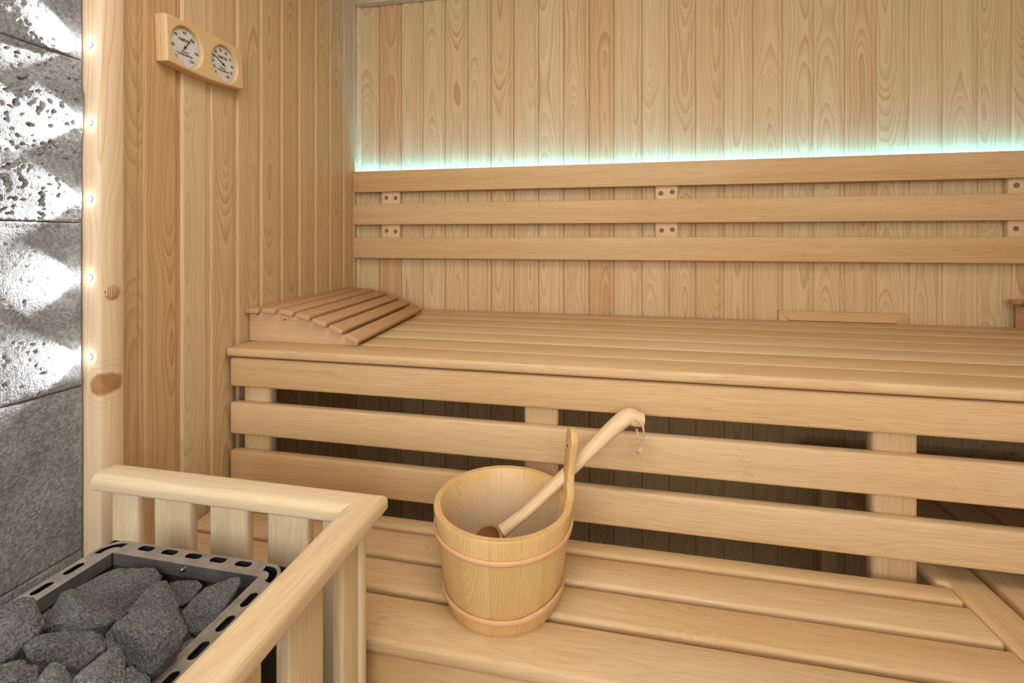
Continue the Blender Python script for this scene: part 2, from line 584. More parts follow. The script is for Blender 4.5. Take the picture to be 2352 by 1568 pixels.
# corner mouldings and the vent frame
tr = structure(link('trim_1', poly_prism('corner_trim', [(-1.112, YB + 0.001), (-1.082, YB + 0.001), (-1.084, YB - 0.006), (-1.092, YB - 0.014), (-1.104, YB - 0.019), (-1.112, YB - 0.02)], FL, HC), wm('pine', 'Z'), tone=-0.3))
q = on_y(821, 15, YB - 0.02)
tr = structure(board('trim_2', -1.095, 1.97, YB - 0.045, YB - 0.001, q.z, HC, wm('pine', 'X'), r=0.006, tone=0.25))
tr = structure(link('trim_3', box_mesh('trim_left_top', 1.1, 0.03, 0.06, 0.006), wm('pine', 'X'), None, (lwx(1.36) + 0.016, 1.36, 2.206 + 0.03), (0, 0, PI / 2 + LW_A), tone=-0.2))

vf = thing('vent_frame', 'mitred wooden frame of the air vent low on the back wall behind the bench', 'vent frame', (0.835, YB, 0.70))
vx0, vx1, vz0, vz1, vw = 0.627, 1.045, 0.60, 0.885, 0.036
for nm, pts in (('frame_rail', [(vx0, vz1), (vx1, vz1), (vx1 - vw, vz1 - vw), (vx0 + vw, vz1 - vw)]),
                ('frame_rail', [(vx0, vz0), (vx1, vz0), (vx1 - vw, vz0 + vw), (vx0 + vw, vz0 + vw)]),
                ('frame_stile', [(vx0, vz0), (vx0, vz1), (vx0 + vw, vz1 - vw), (vx0 + vw, vz0 + vw)]),
                ('frame_stile', [(vx1, vz0), (vx1, vz1), (vx1 - vw, vz1 - vw), (vx1 - vw, vz0 + vw)])):
    me = poly_prism(nm, [(a - 0.835, b - 0.70) for a, b in pts], -0.016, -0.0005, 'XZ', 0.002, 1)
    link(nm, me, wm('bench', 'X' if 'rail' in nm else 'Z'), vf, tone=0.45)
for k in range(5):
    board('louvre', vx0 + vw, vx1 - vw, YB - 0.010, YB - 0.004, vz0 + 0.045 + k * 0.040, vz0 + 0.070 + k * 0.040, wm('bench', 'X'), vf, 0.002, 1, (0.835, YB, 0.70), tone=0.5)

# ------------------------------------------------------------------ stone-clad wall beside the heater
XS = -1.042
wall_stone = structure(link('wall_side', box_mesh('wall_side', 0.04, 1.7, HC - FL, 0), M_GROUT, None, (XS - 0.045, -0.09, (HC + FL) / 2)))


def tile_mesh(name, y0, y1, z0, z1, style, fine):
    """Split-faced slate: relief built into the mesh. local origin = tile centre, face towards +X."""
    g = 0.0008
    y0, y1, z0, z1 = y0 + g, y1 - g, z0 + g, z1 - g
    ny = max(3, int((y1 - y0) / (0.0022 if fine else 0.02)))
    nz = max(3, int((z1 - z0) / (0.0022 if fine else 0.02)))
    ys = np.linspace(y0, y1, ny)
    zs = np.linspace(z0, z1, nz)
    amp, pit, ridge = style
    verts, faces = [], []
    cy, cz = (y0 + y1) / 2, (z0 + z1) / 2
    for z in zs:
        for y in ys:
            p = Vector((y * 9, z * 9, z0 * 3.7))
            h = noise.noise(p) * 0.55 + noise.noise(p * 2.3) * 0.28
            st = noise.noise(Vector((y * 5 + z * 7, z * 5 - y * 3, 4.0 + z0)))
            ledge = max(-1.0, min(1.0, (st - 0.05) * 9.0)) * ridge
            fi = noise.noise(p * 9.0) * 0.12 + noise.noise(p * 19.0) * 0.085 + noise.noise(p * 37.0) * 0.05
            pv = noise.noise(Vector((y * 150, z * 150, z0))) + 0.6 * noise.noise(Vector((y * 62, z * 62, 2.0)))
            pd = -max(0.0, pv - 0.32) * pit
            d = (h + ledge) * amp + fi * amp * 0.75 + pd
            e = min(y - y0, y1 - y, z - z0, z1 - z)
            k = max(0.0, min(1.0, e / 0.012))
            d = d * (0.35 + 0.65 * k) - (1 - min(1.0, e / 0.003)) * 0.002
            verts.append((d, y - cy, z - cz))
    for j in range(nz - 1):
        for i in range(ny - 1):
            a = j * ny + i
            faces.append((a, a + 1, a + ny + 1, a + ny))
    # skirt back to the wall
    def vid(i, j):
        return j * ny + i
    loop = [vid(i, 0) for i in range(ny)] + [vid(ny - 1, j) for j in range(1, nz)] + [vid(i, nz - 1) for i in range(ny - 2, -1, -1)] + [vid(0, j) for j in range(nz - 2, 0, -1)]
    off = len(verts)
    for v in loop:
        verts.append((-0.026, verts[v][1], verts[v][2]))
    m = len(loop)
    for k in range(m):
        faces.append((loop[k], off + k, off + (k + 1) % m, loop[(k + 1) % m]))
    me = bpy.data.meshes.new(name)
    me.from_pydata(verts, [], faces)
    me.update()
    me.shade_smooth()
    me.set_sharp_from_angle(angle=math.radians(55))
    return me, (cy, cz)


tz = [FL, 0.193, 0.523, 0.854, 1.184, 1.513, 1.843, HC]
styles = [(0.002, 0, 0.1), (0.0022, 0.001, 0.1), (0.0022, 0.001, 0.12), (0.0055, 0.004, 0.55), (0.0075, 0.012, 0.55), (0.008, 0.006, 0.7), (0.007, 0.004, 0.5)]
for i in range(len(tz) - 1):
    vis = 1 <= i <= 5
    yr = 0.7575 if i != 3 else 0.7555
    for y0, y1, fine in ((0.40, yr, vis), (0.0, 0.40, False), (-0.6, 0.0, False)):
        me, (cy, cz) = tile_mesh('stone_tile', y0, y1, tz[i], tz[i + 1], styles[i], fine)
        link('stone_tile', me, M_TILE, wall_stone, (XS - (XS - 0.045), cy + 0.09, cz - (HC + FL) / 2))

# wooden post between stone and boards, with its plug
post_pts = [(-1.075, 0.7595), (-1.04, 0.7592), (-1.008, 0.759), (-1.002, 0.7605), (-1.0, 0.765), (-1.0, 0.800), (-1.0025, 0.806), (-1.0075, 0.808), (-1.06, 0.812)]
pm = poly_prism('post', [(a + 1.03, b - 0.785) for a, b in post_pts], FL - HC / 2, HC / 2)
post = structure(link('trim_4', pm, None, None, (-1.03, 0.785, HC / 2), tone=-0.2, seed=0.41))


def post_mat():
    m = wood('wood_post_knot', 'Z', **POSTW).copy()
    w = NT.__new__(NT)
    w.m, w.t, w.n = m, m.node_tree, m.node_tree.nodes
    w.b = w.n['Principled BSDF']
    col = w.b.inputs['Base Color'].links[0].from_socket
    _, P = w.coords()
    kz = 0.856 - HC / 2
    dy = w.math('ADD', P[0], w.math('MULTIPLY', P[1], -0.6))
    zz = w.math('SUBTRACT', P[2], kz)
    ax = w.math('DIVIDE', w.math('SUBTRACT', dy, 0.041), 0.021)
    az = w.math('DIVIDE', zz, 0.021)
    rr = w.math('SQRT', w.math('ADD', w.math('MULTIPLY', ax, ax), w.math('MULTIPLY', az, az)))
    rr = w.math('MULTIPLY_ADD', w.math('SUBTRACT', w.noise(w.vec(P[0], P[1], P[2]), 70.0, 2.0), 0.5), 0.5, rr)
    ringk = w.math('FRACT', w.math('MULTIPLY', rr, 1.7))
    halo = w.math('MULTIPLY', w.maprange(rr, 3.2, 1.0, 0.0, 1.0), w.ramp(ringk, [(0.0, 0.0), (0.6, 0.1), (0.9, 0.8), (1.0, 0.0)]))
    col = w.mix(w.math('MULTIPLY', halo, 0.7), col, (0.55, 0.30, 0.12))
    col = w.mix(w.maprange(rr, 1.15, 0.9, 0.0, 1.0), col, w.mix(w.noise(w.vec(P[0], P[1], P[2]), 45.0, 3.0), (0.30, 0.13, 0.045), (0.55, 0.31, 0.15)))
    w.set(w.b.inputs['Base Color'], col)
    return m


pm.materials.append(post_mat())
plug = link('wood_plug', lathe_mesh('wood_plug', [(0.0, 0.0035), (0.0125, 0.0035), (0.0145, 0.002), (0.0145, -0.006), (0.0, -0.006)], 24), M_END, post, (0.0315, 0.7785 - 0.785, 1.0425 - HC / 2), (0, PI / 2, 0))
plug.data.materials[0] = M_END

# ------------------------------------------------------------------ LED spots in the post
names = ['topmost', 'second from top', 'middle', 'fourth from top', 'lowest']
for k, z in enumerate((1.5437, 1.386, 1.2319, 1.0725, 0.9122)):
    t = thing('led_spotlight', '%s of the five white LED spots in the edge of the wooden post' % names[k], 'spotlight', (-1.0265, 0.7590, z), group='LED spots in the wooden post')
    link('bezel', lathe_mesh('bezel', [(0.0032, 0.0), (0.0042, 0.0012), (0.0052, 0.0012), (0.0058, 0.0), (0.0058, -0.004), (0.0032, -0.004)], 20, closed_profile=True), M_BOLT, t, rot=(PI / 2, 0, 0))
    link('lens', lathe_mesh('lens', [(0.0, 0.0036), (0.0016, 0.0033), (0.0028, 0.0022), (0.0033, 0.0008), (0.0033, -0.003), (0.0, -0.003)], 16), M_LEDW, t, rot=(PI / 2, 0, 0))
    l = bpy.data.lights.new('led_beam', 'SPOT')
    l.energy = (9.0, 8.0, 6.4, 4.0, 3.4)[k]
    l.color = (0.93, 0.97, 1.0)
    l.spot_size = math.radians(84)
    l.spot_blend = 0.6
    l.shadow_soft_size = 0.002
    lo = bpy.data.objects.new('led_beam', l)
    COL.objects.link(lo)
    lo.parent = t
    lo.location = (0, -0.0045, 0)
    lo.rotation_euler = (-PI / 2, 0, 0)      # shines towards -Y along the stone
    lo.rotation_euler = Vector((-0.38, -1, 0)).to_track_quat('-Z', 'Y').to_euler()

# ------------------------------------------------------------------ upper bench
UB = (0.4, 1.5, 0.0)
ub = thing('upper_bench', 'upper sauna bench with long pale slats and an open slatted front', 'bench', UB)
ZU = 0.85
XR = 1.96
ue = [1.907, 1.812, 1.695, 1.575, 1.455, 1.338, 1.222, 1.113]
ut = [0.35, 0.1, 0.3, -0.1, -0.35, 0.2, 0.15]
for i in range(7):
    y1, y0 = ue[i], ue[i + 1]
    xl = lwx((y0 + y1) / 2) + 0.006
    last = i == 6
    board('seat_slat', xl, XR, y0 + (0.0 if last else 0.004), y1, ZU - (0.024 if last else 0.028) + (0 if last else 0.0), ZU, wm('bench', 'X'), ub, 0.007 if last else 0.006, 3, UB, tone=ut[i])
ap = [(0.742, 0.8215, 0.25), (0.6095, 0.6965, -0.05), (0.478, 0.563, 0.2)]
for z0, z1, tn in ap:
    board('front_slat', -1.031, XR, 1.1205, 1.1485, z0, z1, wm('bench', 'X'), ub, 0.006, 3, UB, tone=tn)
for x0, x1 in ((-1.013, -0.927), (-0.204, -0.118), (0.563, 0.650), (1.872, 1.955)):
    board('leg', x0, x1, 1.149, 1.185, FL, 0.822, wm('bench', 'Z'), ub, 0.010, 3, UB, tone=-0.15)
    board('cross_bearer', x0 + 0.02, x1 - 0.02, 1.185, 1.90, 0.755, 0.822, wm('bench', 'Y'), ub, 0.003, 1, UB, tone=0.2)

# ------------------------------------------------------------------ backrest
BR = (0.4, 1.89, 1.25)
br = thing('bench_backrest', 'backrest of three long horizontal slats above the upper bench', 'backrest', BR)
for z0, z1, tn in ((1.357, 1.449, 0.35), (1.2145, 1.3055, 0.25), (1.069, 1.159, 0.4)):
    board('slat', -1.103, XR, 1.879, 1.899, z0, z1, wm('bench', 'X'), br, 0.003, 2, BR, tone=tn)
for x0, x1 in ((-0.971, -0.886), (0.183, 0.267), (1.338, 1.42)):
    b = board('batten', x0, x1, 1.899, 1.9235, 1.07, 1.418, wm('bench', 'Z'), br, 0.003, 2, BR, tone=-0.35)
    for fx in (0.27, 0.76):
        for z in (1.332, 1.188):
            link('screw_cover', lathe_mesh('screw_cover', [(0.0, 0.0010), (0.0085, 0.0010), (0.0092, 0.0), (0.0092, -0.004), (0.0, -0.004)], 18), M_PLUG, b,
                 (x0 + (x1 - x0) * fx + random.uniform(-.002, .002) - (x0 + x1) / 2, 1.899 - (1.899 + 1.9235) / 2, z + random.uniform(-.003, .003) - (1.07 + 1.418) / 2), (PI / 2, 0, 0))
led = board('led_strip', -1.090, XR, 1.9005, 1.9115, 1.4255, 1.4275, M_LEDC, None, 0, 1)
chn = board('channel', -1.090, XR, 1.8995, 1.924, 1.4205, 1.4250, M_BOLT, br, 0, 1, BR)
tag(led, 'glowing cyan LED strip hidden behind the top backrest slat', 'light strip')

# ------------------------------------------------------------------ lower bench
LB = (0.1, 0.95, 0.0)
lb = thing('lower_bench', 'lower sauna bench in front of the slatted upper bench, pail standing on it', 'bench', LB)
ZL = 0.44
for y0, y1, xl, tn in ((1.0765, 1.1195, None, 0.25), (0.980, 1.0645, None, 0.05), (0.8845, 0.9665, None, 0.15), (0.7665, 0.8705, -0.86, 0.1)):
    board('seat_slat', lwx(y0) + 0.008 if xl is None else xl, 0.688, y0, y1, ZL - 0.028, ZL, wm('bench', 'X'), lb, 0.008, 3, LB, tone=tn)
board('front_board', -0.86, 0.688, 0.775, 0.795, 0.316, 0.4055, wm('bench', 'X'), lb, 0.005, 2, LB, tone=0.1)
board('front_board', -0.86, 0.688, 0.772, 0.792, 0.18, 0.272, wm('bench', 'X'), lb, 0.005, 2, LB, tone=0.1)
for x0 in (-0.84, -0.1, 0.58):
    board('leg', x0, x0 + 0.08, 0.793, 0.826, FL, 0.411, wm('bench', 'Z'), lb, 0.006, 1, LB)
    board('bearer', x0 + 0.01, x0 + 0.07, 0.826, 1.085, 0.35, 0.411, wm('bench', 'Y'), lb, 0.004, 1, LB)

# ------------------------------------------------------------------ right-hand bench, its boards running to the back wall
RB = (1.2, 1.0, 0.0)
rb = thing('side_bench', 'side bench whose slats run towards the back wall, right of the lower bench', 'bench', RB)
pts = [(0.6915, 0.02), (0.767, 0.02), (0.767, 1.83), (0.670, 1.83), (0.670, 1.1305), (0.6915, 1.1255)]
me = poly_prism('seat_slat', [(a - 0.72, b - 0.95) for a, b in pts], -0.014, 0.014, 'XY', 0.008, 3)
link('seat_slat', me, wm('bench', 'Y'), rb, (0.72 - RB[0], 0.95 - RB[1], ZL - 0.014), tone=0.3)
for k in range(11):
    x0 = 0.783 + k * 0.1
    board('seat_slat', x0, x0 + 0.084, 0.02, 1.83, ZL - 0.028, ZL, wm('bench', 'Y'), rb, 0.009, 3, RB, tone=0.4)
for y in (0.10, 0.95, 1.76):
    board('bearer', 0.70, 1.87, y, y + 0.05, 0.35, 0.411, wm('bench', 'X'), rb, 0.004, 1, RB)
    for x0 in (0.71, 1.78):
        board('leg', x0, x0 + 0.05, y, y + 0.05, FL, 0.35, wm('bench', 'Z'), rb, 0.004, 1, RB)


# ------------------------------------------------------------------ slatted headrests
def headrest(label, loc, rotz, shear, grp='slatted headrests on the upper bench', dt=0.0):
    t = thing('sauna_headrest', label, 'headrest', loc, rotz, grp)
    L = 0.60
    # side profile (x along, z up) of the curved panels
    top = [(0.0, 0.088), (0.06, 0.0885), (0.12, 0.085), (0.18, 0.075), (0.235, 0.058), (0.29, 0.038), (0.335, 0.017), (0.352, 0.0055)]
    pr = [(0.0, 0.0)] + [(0.352, 0.0)] + top[::-1]
    for j, (y0, y1) in enumerate(((0.018, 0.036), (L - 0.055, L - 0.037))):
        link('side_panel', poly_prism('side_panel', pr, y0, y1, 'XZ', 0.001, 1), wm('alder', 'X'), t, (-shear * (y0 + y1) / 2, 0, 0), tone=-0.25 + dt)
    near = [(-1.0443, .9476, -.9998, .9489), (-.9867, .9505, -.943, .9482), (-.9302, .9486, -.8845, .943), (-.874, .941, -.8296, .9307), (-.8218, .9264, -.7768, .9141), (-.7679, .9098, -.7262, .8942), (-.7174, .8877, -.6763, .869)]
    for k, (xa, za, xb, zb) in enumerate(near):
        cx, cz = (xa + xb) / 2 + 1.0400, (za + zb) / 2 - 0.85
        wdt = math.hypot(xb - xa, zb - za)
        ang = -math.atan2(zb - za, xb - xa)
        me = box_mesh('slat', wdt - 0.003, L, 0.0145, 0.0022, 2)
        o = link('slat', me, wm('alder', 'Y'), t, (cx - 0.00725 * math.sin(ang) - shear * L / 2, L / 2, cz - 0.00725 * math.cos(ang)), (0, ang, math.atan(shear)), tone=(0.4, 0.15, 0.2, 0.3, 0.15, 0.2, 0.25)[k] + dt)
    # nail heads on the near panel
    for x, z in ((0.028, 0.079), (0.118, 0.066)):
        link('nail_head', lathe_mesh('nail_head', [(0.0, 0.0006), (0.0022, 0.0006), (0.0026, 0.0), (0.0, 0.0)], 10), M_DARK, t, (x - shear * 0.018, 0.018, z), (PI / 2, 0, 0))
    return t


headrest('curved slatted wooden headrest in the left corner of the upper bench', (-1.0400, 1.1895, ZU), 0.0, 0.095)
headrest('curved slatted headrest at the far right end of the upper bench', (1.335, 1.893, ZU), -PI / 2, 0.0, dt=0.35)

# ------------------------------------------------------------------ pail
PX_, PY_ = -0.207, 0.926
HP = 0.186
RT, RBm = 0.1400, 0.1135
pail = thing('wooden_pail', 'round wooden stave pail with two hoops and one tall handle stave', 'pail', (PX_, PY_, ZL))
NS = 15
da = 2 * PI / NS
handle_ang = math.radians(20)


def stave_mesh(z1, t=0.0155):
    bm = bmesh.new()
    n = 4
    zz = [0.0, 0.004, HP * 0.5, z1 - 0.003, z1]
    g = 0.0010
    rows = []
    for zi, z in enumerate(zz):
        ro = RBm + (RT - RBm) * z / HP
        ri = ro - t
        if zi in (0, len(zz) - 1):
            ro -= 0.0018
            ri += 0.0018
        row = []
        for i in range(n + 1):
            a = -da / 2 + g + (da - 2 * g) * i / n
            k = 0.0004 if i in (0, n) else 0
            row.append(bm.verts.new(((ro - k) * math.cos(a), (ro - k) * math.sin(a), z)))
        for i in range(n, -1, -1):
            a = -da / 2 + g + (da - 2 * g) * i / n
            row.append(bm.verts.new((ri * math.cos(a), ri * math.sin(a), z)))
        rows.append(row)
    m = len(rows[0])
    for j in range(len(rows) - 1):
        for i in range(m):
            bm.faces.new((rows[j][i], rows[j][(i + 1) % m], rows[j + 1][(i + 1) % m], rows[j + 1][i]))
    bm.faces.new(rows[0][::-1])
    bm.faces.new(rows[-1])
    for v in bm.verts:        # local x measured from the stave itself, so the grain runs in each
        v.co.x -= RT
    return finish(bm, 'stave', 40)


sm = stave_mesh(HP)
for k in range(NS):
    a = handle_ang + k * da
    if k == 0:
        continue
    link('stave', sm, wm('pail', 'Z'), pail, (RT * math.cos(a), RT * math.sin(a), 0), (0, 0, a), tone=random.uniform(-0.1, 0.3))
# tall handle stave: lower part as the others, upper part a narrow board with a rounded head
link('stave', sm, wm('pail', 'Z'), pail, (RT * math.cos(handle_ang), RT * math.sin(handle_ang), 0), (0, 0, handle_ang), tone=0.1)
hw = [(-0.0285, -0.02), (0.0285, -0.02), (0.0285, 0.0), (0.027, 0.012), (0.020, 0.028), (0.0165, 0.05), (0.017, 0.08), (0.021, 0.105), (0.0205, 0.118), (0.015, 0.129), (0.006, 0.134), (-0.006, 0.134), (-0.015, 0.129), (-0.0205, 0.118), (-0.021, 0.105), (-0.017, 0.08), (-0.0165, 0.05), (-0.020, 0.028), (-0.027, 0.012), (-0.0285, 0.0)]
me = poly_prism('handle_stave', hw, -0.007, 0.0085, 'YZ', 0.0025, 2)
hs = link('handle_stave', me, wm('pail', 'Z'), pail, ((RT - 0.008) * math.cos(handle_ang), (RT - 0.008) * math.sin(handle_ang), HP - 0.001), (0, 0.10, handle_ang), tone=0.15)
link('peg_hole', lathe_mesh('peg_hole', [(0.0, 0.0005), (0.0026, 0.0005), (0.003, 0.0), (0.0, 0.0)], 12), M_DARK, hs, (-0.0072, 0.0, 0.098), (0, -PI / 2, 0))


def hoop(name, z, a_start, ext, tail):
    """Split-cane hoop: runs once round and its tail overlaps, climbing above the start."""
    n = 84
    bm = bmesh.new()
    rings = []
    for i in range(n + 1):
        f = i / n
        a = a_start + (2 * PI + ext) * f
        over = max(0.0, (2 * PI + ext) * f - 2 * PI) / ext
        zz = z + (0.013 * over * tail)
        R = RBm + (RT - RBm) * zz / HP + 0.0026 + 0.0012 * over
        hh = 0.0052 * (1.0 if over < 0.6 else max(0.25, 1 - (over - 0.6) * 1.6))
        ring = []
        for k in range(10):
            t = 2 * PI * k / 10
            ring.append(bm.verts.new(((R + 0.0032 * math.cos(t)) * math.cos(a), (R + 0.0032 * math.cos(t)) * math.sin(a), zz + hh * math.sin(t))))
        rings.append(ring)
    for i in range(n):
        for k in range(10):
            bm.faces.new((rings[i][k], rings[i][(k + 1) % 10], rings[i + 1][(k + 1) % 10], rings[i + 1][k]))
    bm.faces.new(rings[0][::-1])
    bm.faces.new(rings[-1])
    return link(name, finish(bm, name, 60), M_HOOP, pail, tone=0.0)


hoop('hoop', 0.146, math.radians(-22), 0.75, 1)
hoop('hoop', 0.030, math.radians(-62), 0.85, 1)
link('base', lathe_mesh('base', [(0.0, 0.010), (RBm - 0.013, 0.010), (RBm - 0.013, 0.002), (0.0, 0.002)], 40), wm('pail', 'X'), pail)
ln = [(0.0, 0.0125), (RBm - 0.022, 0.0125), (RBm - 0.0165, 0.018), (RT - 0.0178, HP - 0.022), (RT - 0.0162, HP - 0.0215), (RT - 0.0162, HP - 0.0205), (RT - 0.0190, HP - 0.0205), (RBm - 0.0178, 0.019), (RBm - 0.023, 0.0140), (0.0, 0.0140)]
lin = link('liner', lathe_mesh('liner', ln, 64), M_LINER, pail)
lin['label'] = 'translucent plastic liner'

# ------------------------------------------------------------------ ladle
A = on_y(1127, 1240, 0.905)
B = on_y(1208, 1176, 0.945)
C1 = on_y(1310, 1078, 0.995)
D1 = on_y(1400, 990, 1.045)
E1 = on_y(1440, 957, 1.062)
F1 = on_y(1478, 964, 1.066)
ladle = thing('wooden_ladle', 'long-handled wooden ladle leaning in the pail with a cord loop on its end', 'ladle', A)
path, rad = [], []
ctrl = [A + (B - A) * 0.30, A + (B - A) * 0.65, B, (B + C1) / 2, C1, (C1 + D1) / 2, D1, E1, E1 + (F1 - E1) * 0.55, F1]
crad = [0.0150, 0.0135, 0.0132, 0.0138, 0.0152, 0.0172, 0.0192, 0.0208, 0.0200, 0.0165]


def catmull(P, n):
    out = []
    for i in range(len(P) - 1):
        p0, p1, p2, p3 = P[max(i - 1, 0)], P[i], P[i + 1], P[min(i + 2, len(P) - 1)]
        for k in range(n):
            t = k / n
            out.append(0.5 * ((2 * p1) + (-p0 + p2) * t + (2 * p0 - 5 * p1 + 4 * p2 - p3) * t * t + (-p0 + 3 * p1 - 3 * p2 + p3) * t ** 3))
    out.append(P[-1])
    return out


ax = (D1 - B).normalized()
zx = Vector((0, 0, 1))
yx = zx.cross(ax).normalized()
zx = ax.cross(yx).normalized()
LM = Matrix((ax, yx, zx)).transposed()           # ladle frame: X along the handle
toL = LM.inverted()
pp = catmull([toL @ (p - A) for p in ctrl], 5)
rr = catmull([Vector((r, 0, 0)) for r in crad], 5)
rr = [r.x for r in rr]
pp += [pp[-1] + (pp[-1] - pp[-2]) * 0.25, pp[-1] + (pp[-1] - pp[-2]) * 0.4]
rr += [rr[-1] * 0.75, rr[-1] * 0.35]
ladle.rotation_euler = LM.to_euler()
link('handle', tube_mesh('handle', pp, rr, 16, flat=0.78), M_LADLE, ladle, tone=-0.2, seed=0.33)
# bowl: a hollowed round cup opening upwards and to the left
bp = [(0.0, -0.030), (0.018, -0.027), (0.031, -0.016), (0.0365, 0.0), (0.0365, 0.014), (0.0345, 0.0165), (0.031, 0.014), (0.030, 0.0), (0.025, -0.012), (0.014, -0.021), (0.0, -0.023)]
opn = toL @ Vector((-0.35, -0.45, 0.82)).normalized()
link('bowl', lathe_mesh('bowl', bp, 32), M_BOWL, ladle, (-0.010, 0, -0.006), opn.to_track_quat('Z', 'Y').to_euler(), tone=0.0)
# cord: a loop through the handle end, knotted
h0 = on_y(1457, 964, 1.045)
c = [h0, on_y(1470, 970, 1.040), on_y(1478, 985, 1.040), on_y(1477, 1005, 1.045), on_y(1471, 1024, 1.05), on_y(1470, 1036, 1.05)]
c2 = [on_y(1462, 985, 1.06), on_y(1466, 1000, 1.052), on_y(1470, 1020, 1.051), on_y(1471, 1036, 1.051)]
parts = []
for cc in (c, c2):
    P = catmull([toL @ (p - A) for p in cc], 4)
    parts.append((tube_mesh('cord', P, [0.0027] * len(P), 8), Matrix()))
kn = toL @ (on_y(1470, 1034, 1.049) - A)
K = [kn + Vector((math.cos(t * 2.2) * 0.0052, math.sin(t * 2.2) * 0.0052, (t - 4) * 0.0014)) for t in np.linspace(0, 8, 26)]
parts.append((tube_mesh('cord', K, [0.0036] * len(K), 8), Matrix()))
T = [toL @ (p - A) for p in (on_y(1470, 1036, 1.049), on_y(1468, 1044, 1.048), on_y(1467, 1050, 1.048))]
parts.append((tube_mesh('cord', T, [0.0026, 0.0028, 0.0032], 8), Matrix()))
cd = join_meshes('cord_loop', parts)
cd.shade_smooth()
link('cord_loop', cd, M_CORD, ladle)

# ------------------------------------------------------------------ thermometer and hygrometer plate
TY, TZ = 1.019, 1.6225
tilt = math.radians(-2.6)
th = thing('sauna_thermometer', 'pale wooden wall plate with a round thermometer and a round hygrometer dial', 'thermometer', (lwx(TY), TY, TZ))
# local frame: X = along the wall away from the camera, Y = up, Z = out of the wall
m3 = Matrix(((-math.sin(LW_A), 0, math.cos(LW_A)), (math.cos(LW_A), 0, math.sin(LW_A)), (0, 1, 0)))
m3 = m3 @ Matrix.Rotation(-tilt, 3, 'Z')
th.rotation_euler = m3.to_euler()
c1, c2_ = (-0.0660, -0.0035), (0.0580, -0.0035)


def circle(cx, cy, r, n=48):
    return [(cx + r * math.cos(2 * PI * i / n), cy + r * math.sin(2 * PI * i / n)) for i in range(n)]


outl = []
for i in range(13):        # gently bowed top and bottom edges
    f = i / 12
    outl.append((-0.1213 + 0.2426 * f, -0.0503 - 0.0065 * math.sin(PI * f)))
for i in range(13):
    f = i / 12
    outl.append((0.1213 - 0.2426 * f, 0.0500 + 0.0045 * math.sin(PI * f)))
plate = curve_plate('body', [outl, circle(*c1, 0.0508), circle(*c2_, 0.0508)], 0.0060, 0.0042, bres=3)
back = curve_plate('body_back', [[(a * 1.02, b * 1.03) for a, b in outl]], 0.0045, 0.002, bres=1)
body = join_meshes('body', [(plate, Matrix.Translation((0, 0, 0.0215))), (back, Matrix.Translation((0, 0, 0.0072)))])
body.shade_smooth()
body.set_sharp_from_angle(angle=math.radians(35))
link('body', body, wood('wood_plate', 'X', (0.72, 0.51, 0.29), (0.66, 0.45, 0.24), (0.56, 0.34, 0.16), spacing=0.012, contrast=0.3, amp=0.08, fibre=0.06), th, tone=0.0)


def dial(center, nums, word, unit, needle_deg, lab):
    d = link('dial', lathe_mesh('dial', [(0.0, 0.0016), (0.0455, 0.0016), (0.0462, 0.0008), (0.0462, -0.001), (0.0, -0.001)], 48), M_DIAL, th, (center[0], center[1], 0.0212))
    d['label'] = lab
    ms = []
    for txt, deg, rad_ in nums:
        a = math.radians(deg)
        ms.append(text_mesh(txt, 0.0098, rad_ * math.cos(a), rad_ * math.sin(a), 0.0, 0.0002))
    ms.append(text_mesh('HARVIA', 0.0098, 0.0, 0.0165, 0, 0.0004))
    ms.append(text_mesh('SAUNA', 0.0066, 0.0, -0.0115, 0, 0.0002))
    ms.append(text_mesh(word, 0.0066, 0.0, -0.0182, 0, 0.0002))
    if unit:
        ms.append(text_mesh(unit, 0.0080, -0.0255, -0.0275, 0, 0.0002))
    # scale marks
    for i in range(28):
        deg = 225 - i * 10
        a = math.radians(deg)
        lng = 0.0042 if i % 2 == 0 else 0.0022
        bm = bmesh.new()
        ca, sa = math.cos(a), math.sin(a)
        q = []
        for rr_, ww in ((0.0430, 0.00035), (0.0430, -0.00035), (0.0430 - lng, -0.00035), (0.0430 - lng, 0.00035)):
            q.append(bm.verts.new((rr_ * ca - ww * sa, rr_ * sa + ww * ca, 0)))
        bm.faces.new(q)
        me_ = bpy.data.meshes.new('tick')
        bm.to_mesh(me_)
        bm.free()
        ms.append((me_, Matrix()))
    let = join_meshes('lettering', ms)
    link('lettering', let, M_INK, d, (0, 0, 0.0019))
    a = math.radians(needle_deg)
    npts = [(-0.009, 0.0011), (0.032, 0.0007), (0.040, 0.0), (0.032, -0.0007), (-0.009, -0.0011)]
    link('needle', poly_prism('needle', npts, 0.0030, 0.0036, 'XY'), M_INK, d, (0, 0, 0), (0, 0, a))
    link('needle_hub', lathe_mesh('needle_hub', [(0.0, 0.005), (0.0022, 0.005), (0.0028, 0.004), (0.0028, 0.0019), (0.0, 0.0019)], 16), M_INK, d)


def nums(vals, a0, step, r=0.0345):
    return [(v, a0 - i * step, r) for i, v in enumerate(vals)]


dial(c1, nums(['20', '40', '60', '80', '100', '120'], 186, 48.5), 'THERMOMETER', '\u00b0C', 53, 'thermometer dial, needle near 80')
dial(c2_, [('10', 203, .0345), ('20', 181, .0345), ('30', 159, .0345), ('40', 134, .0345), ('50', 101, .0345), ('60', 68, .0345), ('70', 35, .0345), ('80', 4, .0345), ('90', -27, .0345), ('100', -60, .034)], 'HYGROMETER', '%', 153, 'hygrometer dial, needle near 30')

# ------------------------------------------------------------------ guard rail round the heater
GR = (-0.65, 0.5, 0.0)
gr = thing('heater_guard_rail', 'pale wooden guard rail with upright slats fencing the stone heater', 'guard rail', GR)
ZT = 0.709
xo, yo, rwid, rth = -0.3745, 0.7555, 0.056, 0.029


